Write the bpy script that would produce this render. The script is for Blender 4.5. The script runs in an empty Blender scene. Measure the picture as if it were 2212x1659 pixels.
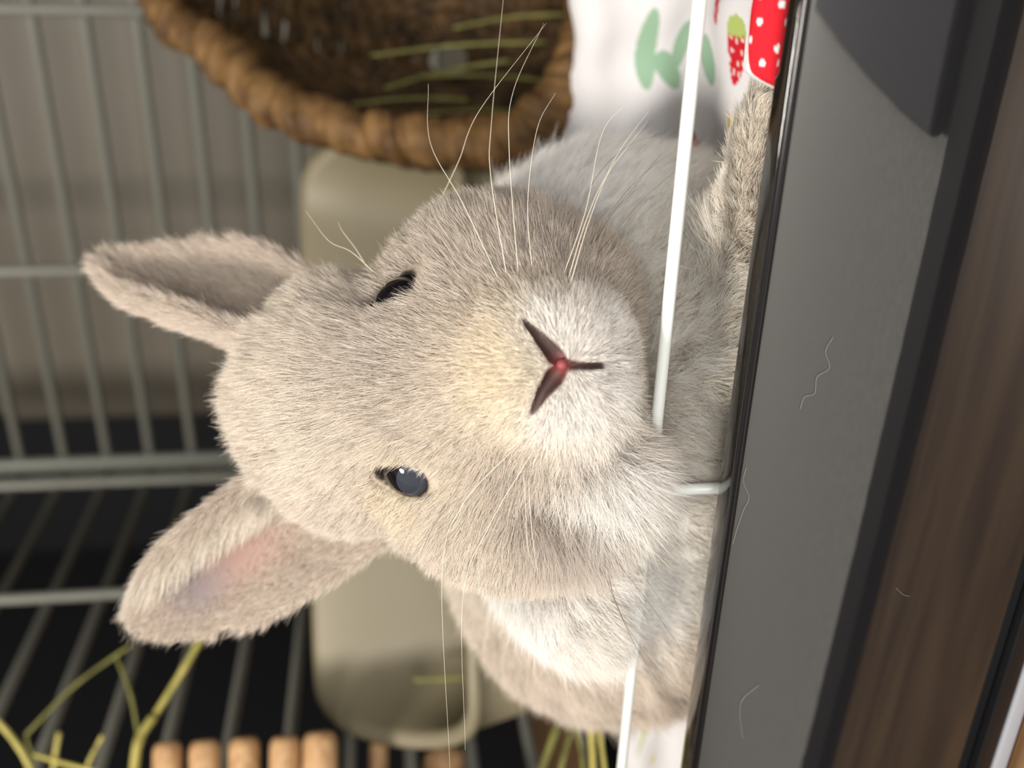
import bpy, math
import numpy as np

# ------------------------------------------------------------------ camera
W, H, F = 2212.0, 1659.0, 2150.0            # picture frame and focal length in pixels
CAMZ = 0.155                                # lens height over the floor (metres)
C0 = np.array([0.0, 0.0, CAMZ])
YAW, PITCH, ROLL = math.radians(26), math.radians(7), math.radians(1.7)
R0 = np.array([math.cos(YAW), math.sin(YAW), 0.0])
FW = np.array([-math.sin(YAW)*math.cos(PITCH), math.cos(YAW)*math.cos(PITCH), -math.sin(PITCH)])
U0 = np.cross(R0, FW)
RT = R0*math.cos(ROLL) - U0*math.sin(ROLL)  # the photographer's right (photo is turned a quarter: this is picture up)
UP = U0*math.cos(ROLL) + R0*math.sin(ROLL)  # the photographer's up (picture left)
B = np.stack([RT, UP, FW])                  # rows: right, up, forward

def w2(abd):                                 # camera aligned metres -> world
    return C0 + np.asarray(abd, float) @ B
def P(x, y, d):                              # a place in front of the camera, camera aligned
    return np.array([(829.5-y)*d/F, (1106.0-x)*d/F, d])
def Wp(x, y, d):
    return w2(P(x, y, d))
def ray(x, y):
    v = P(x, y, 1.0) @ B
    return v
def hitY(x, y, Y):                           # where the sight line meets the upright plane at world Y
    v = ray(x, y); return C0 + v*(Y/v[1])
def hitX(x, y, X):
    v = ray(x, y); return C0 + v*(X/v[0])
def hitZ(x, y, Z):
    v = ray(x, y); return C0 + v*((Z-CAMZ)/v[2])
def proj(p):
    q = (np.asarray(p, float)-C0) @ B.T
    return 1106.0-q[..., 1]/q[..., 2]*F, 829.5-q[..., 0]/q[..., 2]*F, q[..., 2]

sc = bpy.context.scene
camd = bpy.data.cameras.new('camera'); cam = bpy.data.objects.new('camera', camd)
sc.collection.objects.link(cam); sc.camera = cam
import mathutils
M = mathutils.Matrix(((-UP[0], RT[0], -FW[0], 0), (-UP[1], RT[1], -FW[1], 0), (-UP[2], RT[2], -FW[2], CAMZ), (0, 0, 0, 1)))
cam.matrix_world = M
camd.sensor_width = 36.0; camd.lens = F/W*36.0
camd.clip_start = 0.01
camd.dof.use_dof = True; camd.dof.focus_distance = 0.209; camd.dof.aperture_fstop = 9.0

# ------------------------------------------------------------------ light
world = bpy.data.worlds.new('room_light'); sc.world = world; world.use_nodes = True
bg = world.node_tree.nodes['Background']
bg.inputs[0].default_value = (1.0, 0.95, 0.88, 1); bg.inputs[1].default_value = 0.28

def area(name, loc, target, size, power, col):
    l = bpy.data.lights.new(name, 'AREA'); l.shape = 'DISK'; l.size = size; l.energy = power; l.color = col
    o = bpy.data.objects.new(name, l); sc.collection.objects.link(o)
    o.location = loc
    o.rotation_euler = (mathutils.Vector(target)-mathutils.Vector(loc)).to_track_quat('-Z', 'Y').to_euler()
    return o
area('ceiling_lamp', (-0.22, -0.62, 0.98), (-0.03, 0.2, 0.1), 0.22, 18.5, (1.0, 0.93, 0.84))
area('front_fill', (0.16, -0.62, 0.20), (-0.02, 0.2, 0.09), 0.50, 7.0, (1.0, 0.97, 0.93))  # added frontal fill that brightens the face and chest

vs = sc.view_settings
vs.view_transform = 'Standard'; vs.look = 'None'; vs.gamma = 1.0; vs.use_curve_mapping = False; vs.exposure = 0.0
sc.cycles.use_denoising = True
sc.cycles.max_bounces = 8
sc.cycles.diffuse_bounces = 4
sc.cycles_curves.shape = 'RIBBONS'
sc.cycles_curves.subdivisions = 2

# ------------------------------------------------------------------ helpers
def lin(r, g, b):
    def f(c):
        c /= 255.0
        return c/12.92 if c <= 0.04045 else ((c+0.055)/1.055)**2.4
    return (f(r), f(g), f(b), 1.0)

def mat(name, col, rough=0.5, spec=0.5, metal=0.0, noise=None, ior=None, bump=None, sub=0.0):
    m = bpy.data.materials.new(name); m.use_nodes = True
    n = m.node_tree.nodes; L = m.node_tree.links; b = n['Principled BSDF']
    b.inputs['Base Color'].default_value = col; b.inputs['Roughness'].default_value = rough
    b.inputs['Specular IOR Level'].default_value = spec; b.inputs['Metallic'].default_value = metal
    if ior: b.inputs['IOR'].default_value = ior
    if sub:
        b.inputs['Subsurface Weight'].default_value = sub; b.inputs['Subsurface Scale'].default_value = 0.003
    tc = n.new('ShaderNodeTexCoord')
    if noise:
        col2, scale, stretch = noise
        mp = n.new('ShaderNodeMapping'); mp.inputs['Scale'].default_value = stretch
        L.new(tc.outputs['Object'], mp.inputs[0])
        t = n.new('ShaderNodeTexNoise'); t.inputs['Scale'].default_value = scale; t.inputs['Detail'].default_value = 5
        L.new(mp.outputs[0], t.inputs['Vector'])
        r = n.new('ShaderNodeValToRGB'); r.color_ramp.elements[0].position = 0.3; r.color_ramp.elements[1].position = 0.7
        r.color_ramp.elements[0].color = col; r.color_ramp.elements[1].color = col2
        L.new(t.outputs['Fac'], r.inputs[0]); L.new(r.outputs[0], b.inputs['Base Color'])
    if bump:
        t2 = n.new('ShaderNodeTexNoise'); t2.inputs['Scale'].default_value = bump[0]
        L.new(tc.outputs['Object'], t2.inputs['Vector'])
        bp = n.new('ShaderNodeBump'); bp.inputs['Strength'].default_value = bump[1]; bp.inputs['Distance'].default_value = 0.001
        L.new(t2.outputs['Fac'], bp.inputs['Height']); L.new(bp.outputs[0], b.inputs['Normal'])
    return m

def attr_mat(name, attr, rough=0.6, spec=0.3, sub=0.0, geo=False):
    m = mat(name, (0.5, 0.5, 0.5, 1), rough, spec, sub=sub)
    n = m.node_tree.nodes; a = n.new('ShaderNodeAttribute'); a.attribute_name = attr
    m.node_tree.links.new(a.outputs['Color'], n['Principled BSDF'].inputs['Base Color'])
    return m

def link(name, data, parent=None, m=None, label=None, cat=None, group=None, kind=None, origin=None):
    o = bpy.data.objects.new(name, data); sc.collection.objects.link(o)
    if m is not None: data.materials.append(m)
    if parent is not None: o.parent = parent
    if label: o['label'] = label
    if cat: o['category'] = cat
    if group: o['group'] = group
    if kind: o['kind'] = kind
    return o

def mesh(name, V, Fc, smooth=True):
    me = bpy.data.meshes.new(name)
    me.from_pydata([tuple(map(float, v)) for v in V], [], [tuple(map(int, f)) for f in Fc])
    me.update()
    if smooth: me.polygons.foreach_set('use_smooth', [True]*len(me.polygons))
    return me

def merge(parts):
    V, Fc, o = [], [], 0
    for v, f in parts:
        V += [tuple(p) for p in v]; Fc += [tuple(i+o for i in q) for q in f]; o += len(v)
    return V, Fc

def tube(pts, r, n=10, caps=True, flat=1.0):
    pts = np.asarray(pts, float); r = np.broadcast_to(np.asarray(r, float), (len(pts),))
    T = np.gradient(pts, axis=0); T /= np.linalg.norm(T, axis=1)[:, None]+1e-12
    up = np.array([0, 0, 1.0]) if abs(T[0][2]) < 0.9 else np.array([1.0, 0, 0])
    N = np.cross(T[0], up); N /= np.linalg.norm(N)
    V = []
    for i in range(len(pts)):
        N = N-T[i]*np.dot(N, T[i]); N /= np.linalg.norm(N); Bn = np.cross(T[i], N)
        for k in range(n):
            a = 2*math.pi*k/n
            V.append(pts[i]+r[i]*(math.cos(a)*N+flat*math.sin(a)*Bn))
    Fc = []
    for i in range(len(pts)-1):
        for k in range(n):
            Fc.append((i*n+k, i*n+(k+1) % n, (i+1)*n+(k+1) % n, (i+1)*n+k))
    if caps:
        Fc.append(tuple(range(n))[::-1]); Fc.append(tuple(range((len(pts)-1)*n, len(pts)*n)))
    return V, Fc

def box(x0, x1, y0, y1, z0, z1, bev=0.0):
    if bev <= 0:
        V = [(x, y, z) for x in (x0, x1) for y in (y0, y1) for z in (z0, z1)]
        return V, [(0, 1, 3, 2), (4, 6, 7, 5), (0, 4, 5, 1), (2, 3, 7, 6), (0, 2, 6, 4), (1, 5, 7, 3)]
    import bmesh
    V, Fc = box(x0, x1, y0, y1, z0, z1)
    bm = bmesh.new(); vv = [bm.verts.new(v) for v in V]
    for f in Fc: bm.faces.new([vv[i] for i in f])
    bmesh.ops.recalc_face_normals(bm, faces=bm.faces)
    bmesh.ops.bevel(bm, geom=list(bm.edges), offset=bev, segments=3, affect='EDGES', profile=0.5)
    bm.verts.index_update()
    V = [tuple(v.co) for v in bm.verts]; Fc = [tuple(v.index for v in f.verts) for f in bm.faces]; bm.free()
    return V, Fc

def empty(name, loc, label, cat, group=None):
    o = bpy.data.objects.new(name, None); sc.collection.objects.link(o); o.location = loc
    o.empty_display_size = 0.02
    o['label'] = label; o['category'] = cat
    if group: o['group'] = group
    bpy.context.view_layer.update()
    return o

def child(name, V, Fc, m, par, smooth=True, **k):       # vertices are given in world metres
    L = np.array(par.matrix_world.translation) if par else np.zeros(3)
    if par and par.parent: L = np.array(par.parent.location)+np.array(par.location)
    me = mesh(name, np.asarray(V, float)-L, Fc, smooth)
    return link(name, me, par, m, **k)

def top(name, V, Fc, m, label, cat, smooth=True, group=None, kind=None):
    V = np.asarray(V, float); o0 = np.array([V[:, 0].mean(), V[:, 1].mean(), V[:, 2].min()])
    o = link(name, mesh(name, V-o0, Fc, smooth), None, m, label, cat, group, kind); o.location = o0
    return o

def bez(pts, n=24):                            # smooth curve through points
    pts = np.asarray(pts, float); k = len(pts)
    if k == 2: return pts[0]+(pts[1]-pts[0])*np.linspace(0, 1, n)[:, None]
    ext = np.vstack([2*pts[0]-pts[1], pts, 2*pts[-1]-pts[-2]])
    t = np.linspace(0, k-1-1e-9, n); out = []
    for s in t:
        i = int(s); u = s-i; p0, p1, p2, p3 = ext[i:i+4]
        out.append(0.5*((2*p1)+(-p0+p2)*u+(2*p0-5*p1+4*p2-p3)*u*u+(-p0+3*p1-3*p2+p3)*u**3))
    return np.array(out)

rng = np.random.default_rng(7)

# ------------------------------------------------------------------ setting
YB = 0.62                                       # back grid of the cage
XL = -0.36                                      # left grid of the cage
YW = 0.1845                                     # front wires
ZC = 0.058                                      # cage floor
m_wood = mat('brown_wood', lin(150, 118, 84), 0.35, noise=(lin(98, 72, 48), 9.0, (1, 14, 1)))
m_mat = mat('grey_mat', lin(208, 206, 202), 0.8, noise=(lin(186, 184, 180), 400, (1, 1, 1)))
m_darkmat = mat('dark_border', lin(26, 24, 22), 0.7)
m_dark = mat('unlit_room_black', lin(17, 19, 24), 0.8)  # near-black colour stands in for the unlit room beyond the bars
V, Fc = box(-2.0, 2.0, -2.0, 2.0, -0.03, 0.0)
link('floor', mesh('floor', V, Fc, False), None, m_wood, kind='structure')
V, Fc = box(-2.0, 2.0, 1.35, 1.38, 0.0, 2.3)
link('wall_back', mesh('wall_back', V, Fc, False), None, m_dark, kind='structure')
V, Fc = box(-0.95, -0.92, -0.4, 1.35, 0.0, 2.3)
link('wall_left', mesh('wall_left', V, Fc, False), None, m_dark, kind='structure')
# mat lying on the floor in front of the cage, seen in the gloss of its front
rug = empty('floor_mat', (0, -0.3, 0), 'grey floor mat with a dark border mirrored in the glossy cage front', 'mat')
V, Fc = box(-1.0, 1.0, -1.2, 0.083, 0.0, 0.004); child('mat_surface', V, Fc, m_mat, rug, False)
V, Fc = box(-1.0, 1.0, 0.0832, 0.102, 0.0, 0.006, 0.0015); child('mat_border', V, Fc, m_darkmat, rug, False)
V, Fc = box(-0.058, 0.5, -0.30, 0.079, 0.0045, 0.012, 0.003)
top('reflection_pad', V, Fc, mat('dark_reflection_cloth', lin(112, 112, 118), 0.9), 'unseen thin charcoal pad added on the grey floor mat to put a dark patch in the gloss', 'reflection_pad', False)  # added out of view to give the glossy front a dark reflection

# ------------------------------------------------------------------ cage
m_wire = mat('white_enamel_wire', lin(228, 232, 228), 0.28)
m_gwire = mat('grey_wire', lin(116, 116, 108), 0.4)
m_post = mat('grey_post', lin(105, 108, 100), 0.45)
m_gloss = mat('smoked_gloss', (0.010, 0.010, 0.011, 1), 0.035, 0.5, ior=2.05, bump=(60, 0.02))
m_edge = mat('smoked_gloss_edge', (0.012, 0.011, 0.010, 1), 0.03, 0.5, ior=2.1, bump=(90, 0.03))
m_seam = mat('black_seal', (0.006, 0.006, 0.007, 1), 0.25)
m_alu = mat('grey_rail', lin(150, 152, 160), 0.35)
m_tray = mat('black_tray', lin(14, 15, 18), 0.6)
cage = empty('cage', (0, 0.40, 0.0), 'rabbit cage with a smoked glossy front, white front wires and grey bar walls', 'cage')
ZT = CAMZ-0.0715                                 # top of the front panel
V, Fc = box(-0.42, 0.42, 0.1712, 0.1795, 0.030, ZT, 0.0007)
fp = child('front_panel', V, Fc, m_gloss, cage, label='glossy smoked front panel reflecting the floor')
V, Fc = box(-0.42, 0.42, 0.1728, 0.1793, ZT+0.00005, ZT+0.0006, 0.0002); child('panel_top_edge', V, Fc, m_edge, fp)
V, Fc = tube([(-0.42, 0.1712, ZT+0.0002), (0.42, 0.1712, ZT+0.0002)], 0.0009, 12); child('seal', V, Fc, m_seam, fp)
# rail under the panel, placed on the line seen in the photo
pb = hitY(2150, 1500, 0.170)
ZB = pb[2]
V, Fc = box(-0.42, 0.42, 0.1690, 0.1795, ZB-0.0045, ZB, 0.0006); child('seal', V, Fc, m_seam, cage, label='black seal under the front panel')
V, Fc = box(-0.42, 0.42, 0.1685, 0.1795, ZB-0.0085, ZB-0.0047, 0.0006); child('bottom_rail', V, Fc, m_alu, cage, label='grey metal bottom rail')
fp.data  # panel reaches down to the rail
for v in fp.data.vertices:
    if v.co.z < 0.045: v.co.z += (ZB+0.0002)-0.030
V, Fc = box(-0.40, 0.40, 0.180, 0.66, 0.004, ZC-0.004, 0.002); child('tray', V, Fc, m_tray, cage)
# front wires
zt = hitY(1430, 830, YW)[2]
fw = child('front_wire', *tube([(-0.40, YW+0.001, zt), (0.40, YW+0.001, zt)], 0.00135, 16), m_wire, cage)
for yy in (1075,):
    xw = hitY(1500, yy, YW)[0]
    for k in (-2, -1, 0, 1, 2):
        X = xw+k*0.155
        child('front_wire', *tube([(X, YW+0.0036, ZC-0.002), (X, YW+0.0036, zt+0.001)], 0.00135, 16), m_wire, cage)
# back grid and left grid
pit = 0.0282
zb0 = hitY(142, 1003, YB)[2]
for xp in (XL, 0.40):
    child('corner_post', *box(xp-0.005, xp+0.005, YB-0.005, YB+0.005, ZC, 0.72, 0.0015), m_post, cage, False)
ks = [z for z in (zb0-i*pit for i in range(-9, 14)) if z > ZC+0.004]
for z in ks:
    child('back_wire', *tube([(XL, YB, z), (0.40, YB, z)], 0.0032, 10), m_gwire, cage)
    child('side_wire', *tube([(XL, 0.19, z), (XL, YB, z)], 0.0030, 10), m_gwire, cage)
for px in (20, 580):
    X = hitY(150, px, YB)[0]
    child('back_upright', *tube([(X, YB-0.0035, ZC), (X, YB-0.0035, 0.72)], 0.0036, 10), m_gwire, cage)
X3 = XL+0.015
child('back_upright', *tube([(XL+0.010, YB-0.0035, ZC), (XL+0.010, YB-0.0035, 0.72)], 0.0042, 10), m_post, cage)
Yv = hitX(120, 1300, XL)[1]
for Y in (Yv, Yv-0.16, 0.60):
    child('side_upright', *tube([(XL+0.0035, Y, ZC), (XL+0.0035, Y, 0.72)], 0.0032, 10), m_gwire, cage)
# unseen roof added above the view to shade the back of the cage
V, Fc = box(-0.40, 0.42, 0.27, 0.66, 0.72, 0.73, 0.002); child('shade_roof', V, Fc, mat('shade_roof_plastic', lin(120, 118, 112), 0.5), cage)

# ------------------------------------------------------------------ beige storage box behind the back grid
m_beige = mat('beige_plastic', lin(110, 104, 92), 0.55)
c1 = hitY(10, 915, 0.80)
def rounded_panel(x0, x1, z0, z1, r, y0, y1):
    pts = [(x0, z0), (x1, z0)]
    for a in np.linspace(0, math.pi/2, 9): pts.append((x1-r+r*math.cos(a), z1-r+r*math.sin(a)))
    for a in np.linspace(math.pi/2, math.pi, 9): pts.append((x0+r+r*math.cos(a), z1-r+r*math.sin(a)))
    n = len(pts); V = []; prof = [(y0+0.012, 0.012), (y0+0.004, 0.003), (y0, 0.0)]
    cx, cz = (x0+x1)/2, (z0+z1)/2
    rings = [(y0+0.0, 0.014), (y0+0.0015, 0.006), (y0+0.006, 0.0015), (y0+0.014, 0.0), (y1, 0.0)]
    for y, s in rings:
        for (x, z) in pts:
            V.append((x+(-s if x > cx else s), y, z+(-s if z > cz else s)))
    Fc = [tuple(range(n))]
    for i in range(len(rings)-1):
        for k in range(n):
            Fc.append((i*n+k, (i+1)*n+k, (i+1)*n+(k+1) % n, i*n+(k+1) % n))
    Fc.append(tuple(range((len(rings)-1)*n, len(rings)*n))[::-1])
    return V, Fc
V, Fc = rounded_panel(c1[0]+0.002, 0.34, 0.0, c1[2]+0.01, 0.025, 0.792, 1.1)
top('storage_box', V, Fc, m_beige, 'large plain beige box standing behind the back bars of the cage', 'box')

# ------------------------------------------------------------------ litter box
m_lit = mat('olive_beige_plastic', lin(120, 112, 90), 0.5)
lb = empty('litter_box', (-0.2, 0.40, ZC+0.0), 'beige plastic litter box with a raised back and low rounded front behind the rabbit', 'litter box')
def litter():
    # plan outline: rounded rectangle, rim height follows depth
    ybk, yfr = 0.462, 0.398
    zfront = Wp(1040, 1480, 0.398)[2]; zback = Wp(690, 900, 0.462)[2]
    xl, xr = -0.150, 0.108
    n = 96; rings = []
    def outline(grow, taper):
        pts = []
        cx, cy = (xl+xr)/2, (ybk+yfr)/2; hx, hy = (xr-xl)/2, (ybk-yfr)/2; r = 0.031
        for k in range(n):
            a = 2*math.pi*(k+0.5)/n
            # rounded box through corner arcs
            q = int(a/(math.pi/2)); sx, sy = ((1, 1), (-1, 1), (-1, -1), (1, -1))[q]
            t = a-q*math.pi/2; nn = n//4
            ang = a
            px = cx+sx*(hx-r)+(r+grow)*math.cos(ang); py = cy+sy*(hy-r)+(r+grow)*math.sin(ang)
            px = cx+(px-cx)*taper; py = cy+(py-cy)*taper
            pts.append((px, py))
        # resample straight parts evenly
        P2 = np.array(pts+[pts[0]]); d = np.r_[0, np.cumsum(np.linalg.norm(np.diff(P2, axis=0), axis=1))]
        s = np.linspace(0, d[-1], n+1)[:-1]
        return np.c_[np.interp(s, d, P2[:, 0]), np.interp(s, d, P2[:, 1])]
    base = outline(0, 1.0)
    t = np.clip((base[:, 1]-yfr)/(ybk-yfr), 0, 1)
    rimz = zfront+(zback-zfront)*(t*t*(3-2*t))
    fh = np.array([-math.sin(YAW), math.cos(YAW)])                # the box stands turned towards the cage door
    def ring(o, zf): return [(o[k][0]*R0[0]+o[k][1]*fh[0], o[k][0]*R0[1]+o[k][1]*fh[1], zf[k]) for k in range(n)]
    bz = np.full(n, ZC+0.006)
    R = []
    wall = []
    for s in (0.0, 0.25, 0.5, 0.75, 1.0):                       # outside, bottom to rim
        R.append(ring(outline(0.0, 0.86+0.14*s), bz+(rimz-bz)*s-0.0))
    R.append(ring(outline(0.0035, 1.0), rimz+0.0008)); R.append(ring(outline(0.0035, 1.0), rimz+0.0042)); R.append(ring(outline(0.001, 1.0), rimz+0.0058))
    R.append(ring(outline(-0.0025, 1.0), rimz+0.005)); R.append(ring(outline(-0.0042, 1.0), rimz+0.001))
    for s in (0.8, 0.5, 0.2, 0.03):
        R.append(ring(outline(-0.0042, 0.86+0.14*s), bz+0.004+(rimz-bz)*s))
    V = [p for r in R for p in r]; Fc = [tuple(range(n))[::-1]]
    for i in range(len(R)-1):
        for k in range(n): Fc.append((i*n+k, i*n+(k+1) % n, (i+1)*n+(k+1) % n, (i+1)*n+k))
    Fc.append(tuple(range((len(R)-1)*n, len(R)*n)))
    return V, Fc
V, Fc = litter(); child('basin', V, Fc, m_lit, lb)

# ------------------------------------------------------------------ towel
m_towel = attr_mat('printed_towel', 'print', 0.9, 0.1)
n_ = m_towel.node_tree.nodes; t_ = n_.new('ShaderNodeTexNoise'); t_.inputs['Scale'].default_value = 1800
b_ = n_.new('ShaderNodeBump'); b_.inputs['Strength'].default_value = 0.35; b_.inputs['Distance'].default_value = 0.0006
m_towel.node_tree.links.new(t_.outputs['Fac'], b_.inputs['Height']); m_towel.node_tree.links.new(b_.outputs[0], n_['Principled BSDF'].inputs['Normal'])
def towel():
    prof_r = np.array([(.1830, .068), (.1832, .0820), (.1850, .0855), (.1880, .0866), (.1930, .0845), (.202, .0730), (.225, .0645), (.25, .0640), (.285, .0625), (.31, .0640), (.335, .0715), (.36, .0800), (.377, .0845), (.392, .0820), (.400, .0700), (.402, .0600)])
    prof_l = np.array([(.1830, .066), (.1832, .0755), (.186, .0772), (.1905, .0765), (.197, .0705), (.206, .0660), (.22, .0640), (.235, .0632), (.25, .0635), (.26, .0640), (.27, .0645), (.28, .0650), (.287, .0650), (.292, .0640), (.295, .0620), (.296, .0600)])
    def dense(p, n):
        q = bez(p, n); return q
    ns, nx = 560, 1100
    A, Bq = dense(prof_r, ns), dense(prof_l, ns)
    xs = np.linspace(-0.33, 0.12, nx)
    w = np.clip((xs+0.17)/0.08, 0, 1); w = w*w*(3-2*w)
    xa, xb = hitY(1660, 150, .186)[0], hitY(1660, 290, .186)[0]; xc, xd = hitY(1500, 1400, .186)[0], hitY(1500, 1300, .186)[0]
    press = np.clip((xa-xs)/(xa-xb), 0, 1)*np.clip((xs-xc)/(xd-xc), 0, 1); press = press*press*(3-2*press)
    Y = A[:, 0][:, None]*w+Bq[:, 0][:, None]*(1-w); Z = A[:, 1][:, None]*w+Bq[:, 1][:, None]*(1-w)
    X = np.repeat(xs[None, :], ns, 0)
    Z = Z-press*np.clip(Z-0.0625, 0, 1)*np.clip((0.26-Y)/0.04, 0, 1)
    env = np.clip((Y-0.184)/0.02, 0, 1)
    Z = Z+env*(0.0016*np.sin(X*95+Y*40)+0.0009*np.sin(X*37-Y*160+1.3)+0.0007*np.sin(X*210+Y*70))
    Y = Y+0.0012*np.sin(X*60+2)*env
    s = np.r_[0, np.cumsum(np.linalg.norm(np.diff(A, axis=0), axis=1))]
    S = np.repeat(s[:, None], nx, 1)
    Vt = np.stack([X, Y, Z], -1).reshape(-1, 3)
    px, py, _ = proj(Vt)
    U2 = np.stack([X.ravel(), S.ravel()], -1)
    def at(x, y, lim=9.0):                                                # cloth coordinates of a spot on the towel
        i = np.argmin((px-x)**2+(py-y)**2+1e9*(U2[:, 1] > lim)); return U2[i]
    white = np.array(lin(240, 239, 242)[:3]); col = np.repeat(white[None], len(Vt), 0)
    def ell(c, rx, ry, ang=0.0, power=2.0, taper=0.0):
        d = U2-c; ca, sa = math.cos(ang), math.sin(ang)
        a = (d[:, 0]*ca+d[:, 1]*sa)/rx; b = (-d[:, 0]*sa+d[:, 1]*ca)/ry
        b = b/(1.0-taper*np.clip(a, -1, 1))
        return np.abs(a)**power+np.abs(b)**power < 1
    red, grn, yel = np.array(lin(214, 38, 50)[:3]), np.array(lin(160, 196, 168)[:3]), np.array(lin(236, 208, 60)[:3])
    lgr = np.array(lin(186, 205, 120)[:3])
    def berry(c, ang=math.pi, sc_=1.0):
        e = ell(c, .0105*sc_, .0068*sc_, ang, 2.0, 0.35); col[e] = red
        ca, sa = math.cos(ang), math.sin(ang)
        for (u, v) in ((-.0045, .0), (-.001, .0035), (-.001, -.0035), (.003, .001), (-.0055, .0045), (-.0055, -.0045), (.006, -.0012), (.0025, .0055), (.0025, -.005), (.0062, .0028)):
            q = c+np.array([u*ca-v*sa, u*sa+v*ca])*sc_
            col[ell(q, .00065, .00065)] = white
        for k in range(-2, 3):
            q = c+np.array([math.cos(ang), math.sin(ang)])*(-.0095*sc_)+np.array([-math.sin(ang), math.cos(ang)])*k*.0026*sc_
            col[ell(q, .0030, .0013, ang+k*0.3)] = lgr
    berry(at(1676, 66, .0195), math.pi*0.97)
    berry(at(1590, 118), math.pi, 0.72)
    berry(at(1500, 335), 0.4, 0.8)
    berry(at(1400, 1535), 0.3, 0.9); 
    for (x, y, rx, ry, an) in ((1395, 105, .0125, .0055, 0.2), (1445, 150, .0105, .0050, 1.4), (1470, 95, .0090, .0045, 2.4), (1530, 130, .008, .005, .8)):
        col[ell(at(x, y), rx, ry, an)] = grn
    col[ell(at(1582, 285), .0045, .0022, 0.4)] = yel
    col[ell(at(1574, 325), .0040, .0020, 0.3)] = grn
    col[ell(at(1390, 1590), .0100, .0022, 0.5)] = lgr
    col[ell(at(1410, 1640), .0030, .0025, 0.5)] = yel
    # scattered repeats of the print elsewhere on the cloth
    for (x, s_) in ((-0.02, .12), (0.085, .15), (-0.14, .05), (-0.30, .07), (0.10, .05)):
        berry(np.array([x, s_]), rng.uniform(0, 6), 0.9)
    i = np.arange(ns-1)[:, None]*nx+np.arange(nx-1)[None]
    Q = np.stack([i, i+1, i+nx+1, i+nx], -1).reshape(-1, 4)
    me = bpy.data.meshes.new('towel')
    o0 = np.array([-0.1, 0.28, ZC])
    me.vertices.add(len(Vt)); me.vertices.foreach_set('co', (Vt-o0).astype('f').ravel())
    me.loops.add(Q.size); me.loops.foreach_set('vertex_index', Q.ravel().astype('i'))
    me.polygons.add(len(Q)); me.polygons.foreach_set('loop_start', (np.arange(len(Q))*4).astype('i'))
    me.update(calc_edges=True); me.polygons.foreach_set('use_smooth', np.ones(len(Q), bool))
    a = me.color_attributes.new('print', 'FLOAT_COLOR', 'POINT')
    a.data.foreach_set('color', np.c_[col, np.ones(len(col))].astype('f').ravel())
    o = link('towel', me, None, m_towel, 'white towel printed with red strawberries and green leaves lining the cage floor', 'towel'); o.location = o0
towel()

# ------------------------------------------------------------------ wicker basket
def fbm3(p, seed, scale):                        # cheap smooth value noise
    r = np.random.default_rng(seed); G = r.uniform(-1, 1, (16, 16, 16))
    q = np.asarray(p)*scale; i = np.floor(q).astype(int); f = q-i; f = f*f*(3-2*f); out = 0
    for dx in (0, 1):
        for dy in (0, 1):
            for dz in (0, 1):
                w = (f[..., 0] if dx else 1-f[..., 0])*(f[..., 1] if dy else 1-f[..., 1])*(f[..., 2] if dz else 1-f[..., 2])
                out = out+w*G[(i[..., 0]+dx) & 15, (i[..., 1]+dy) & 15, (i[..., 2]+dz) & 15]
    return out

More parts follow.
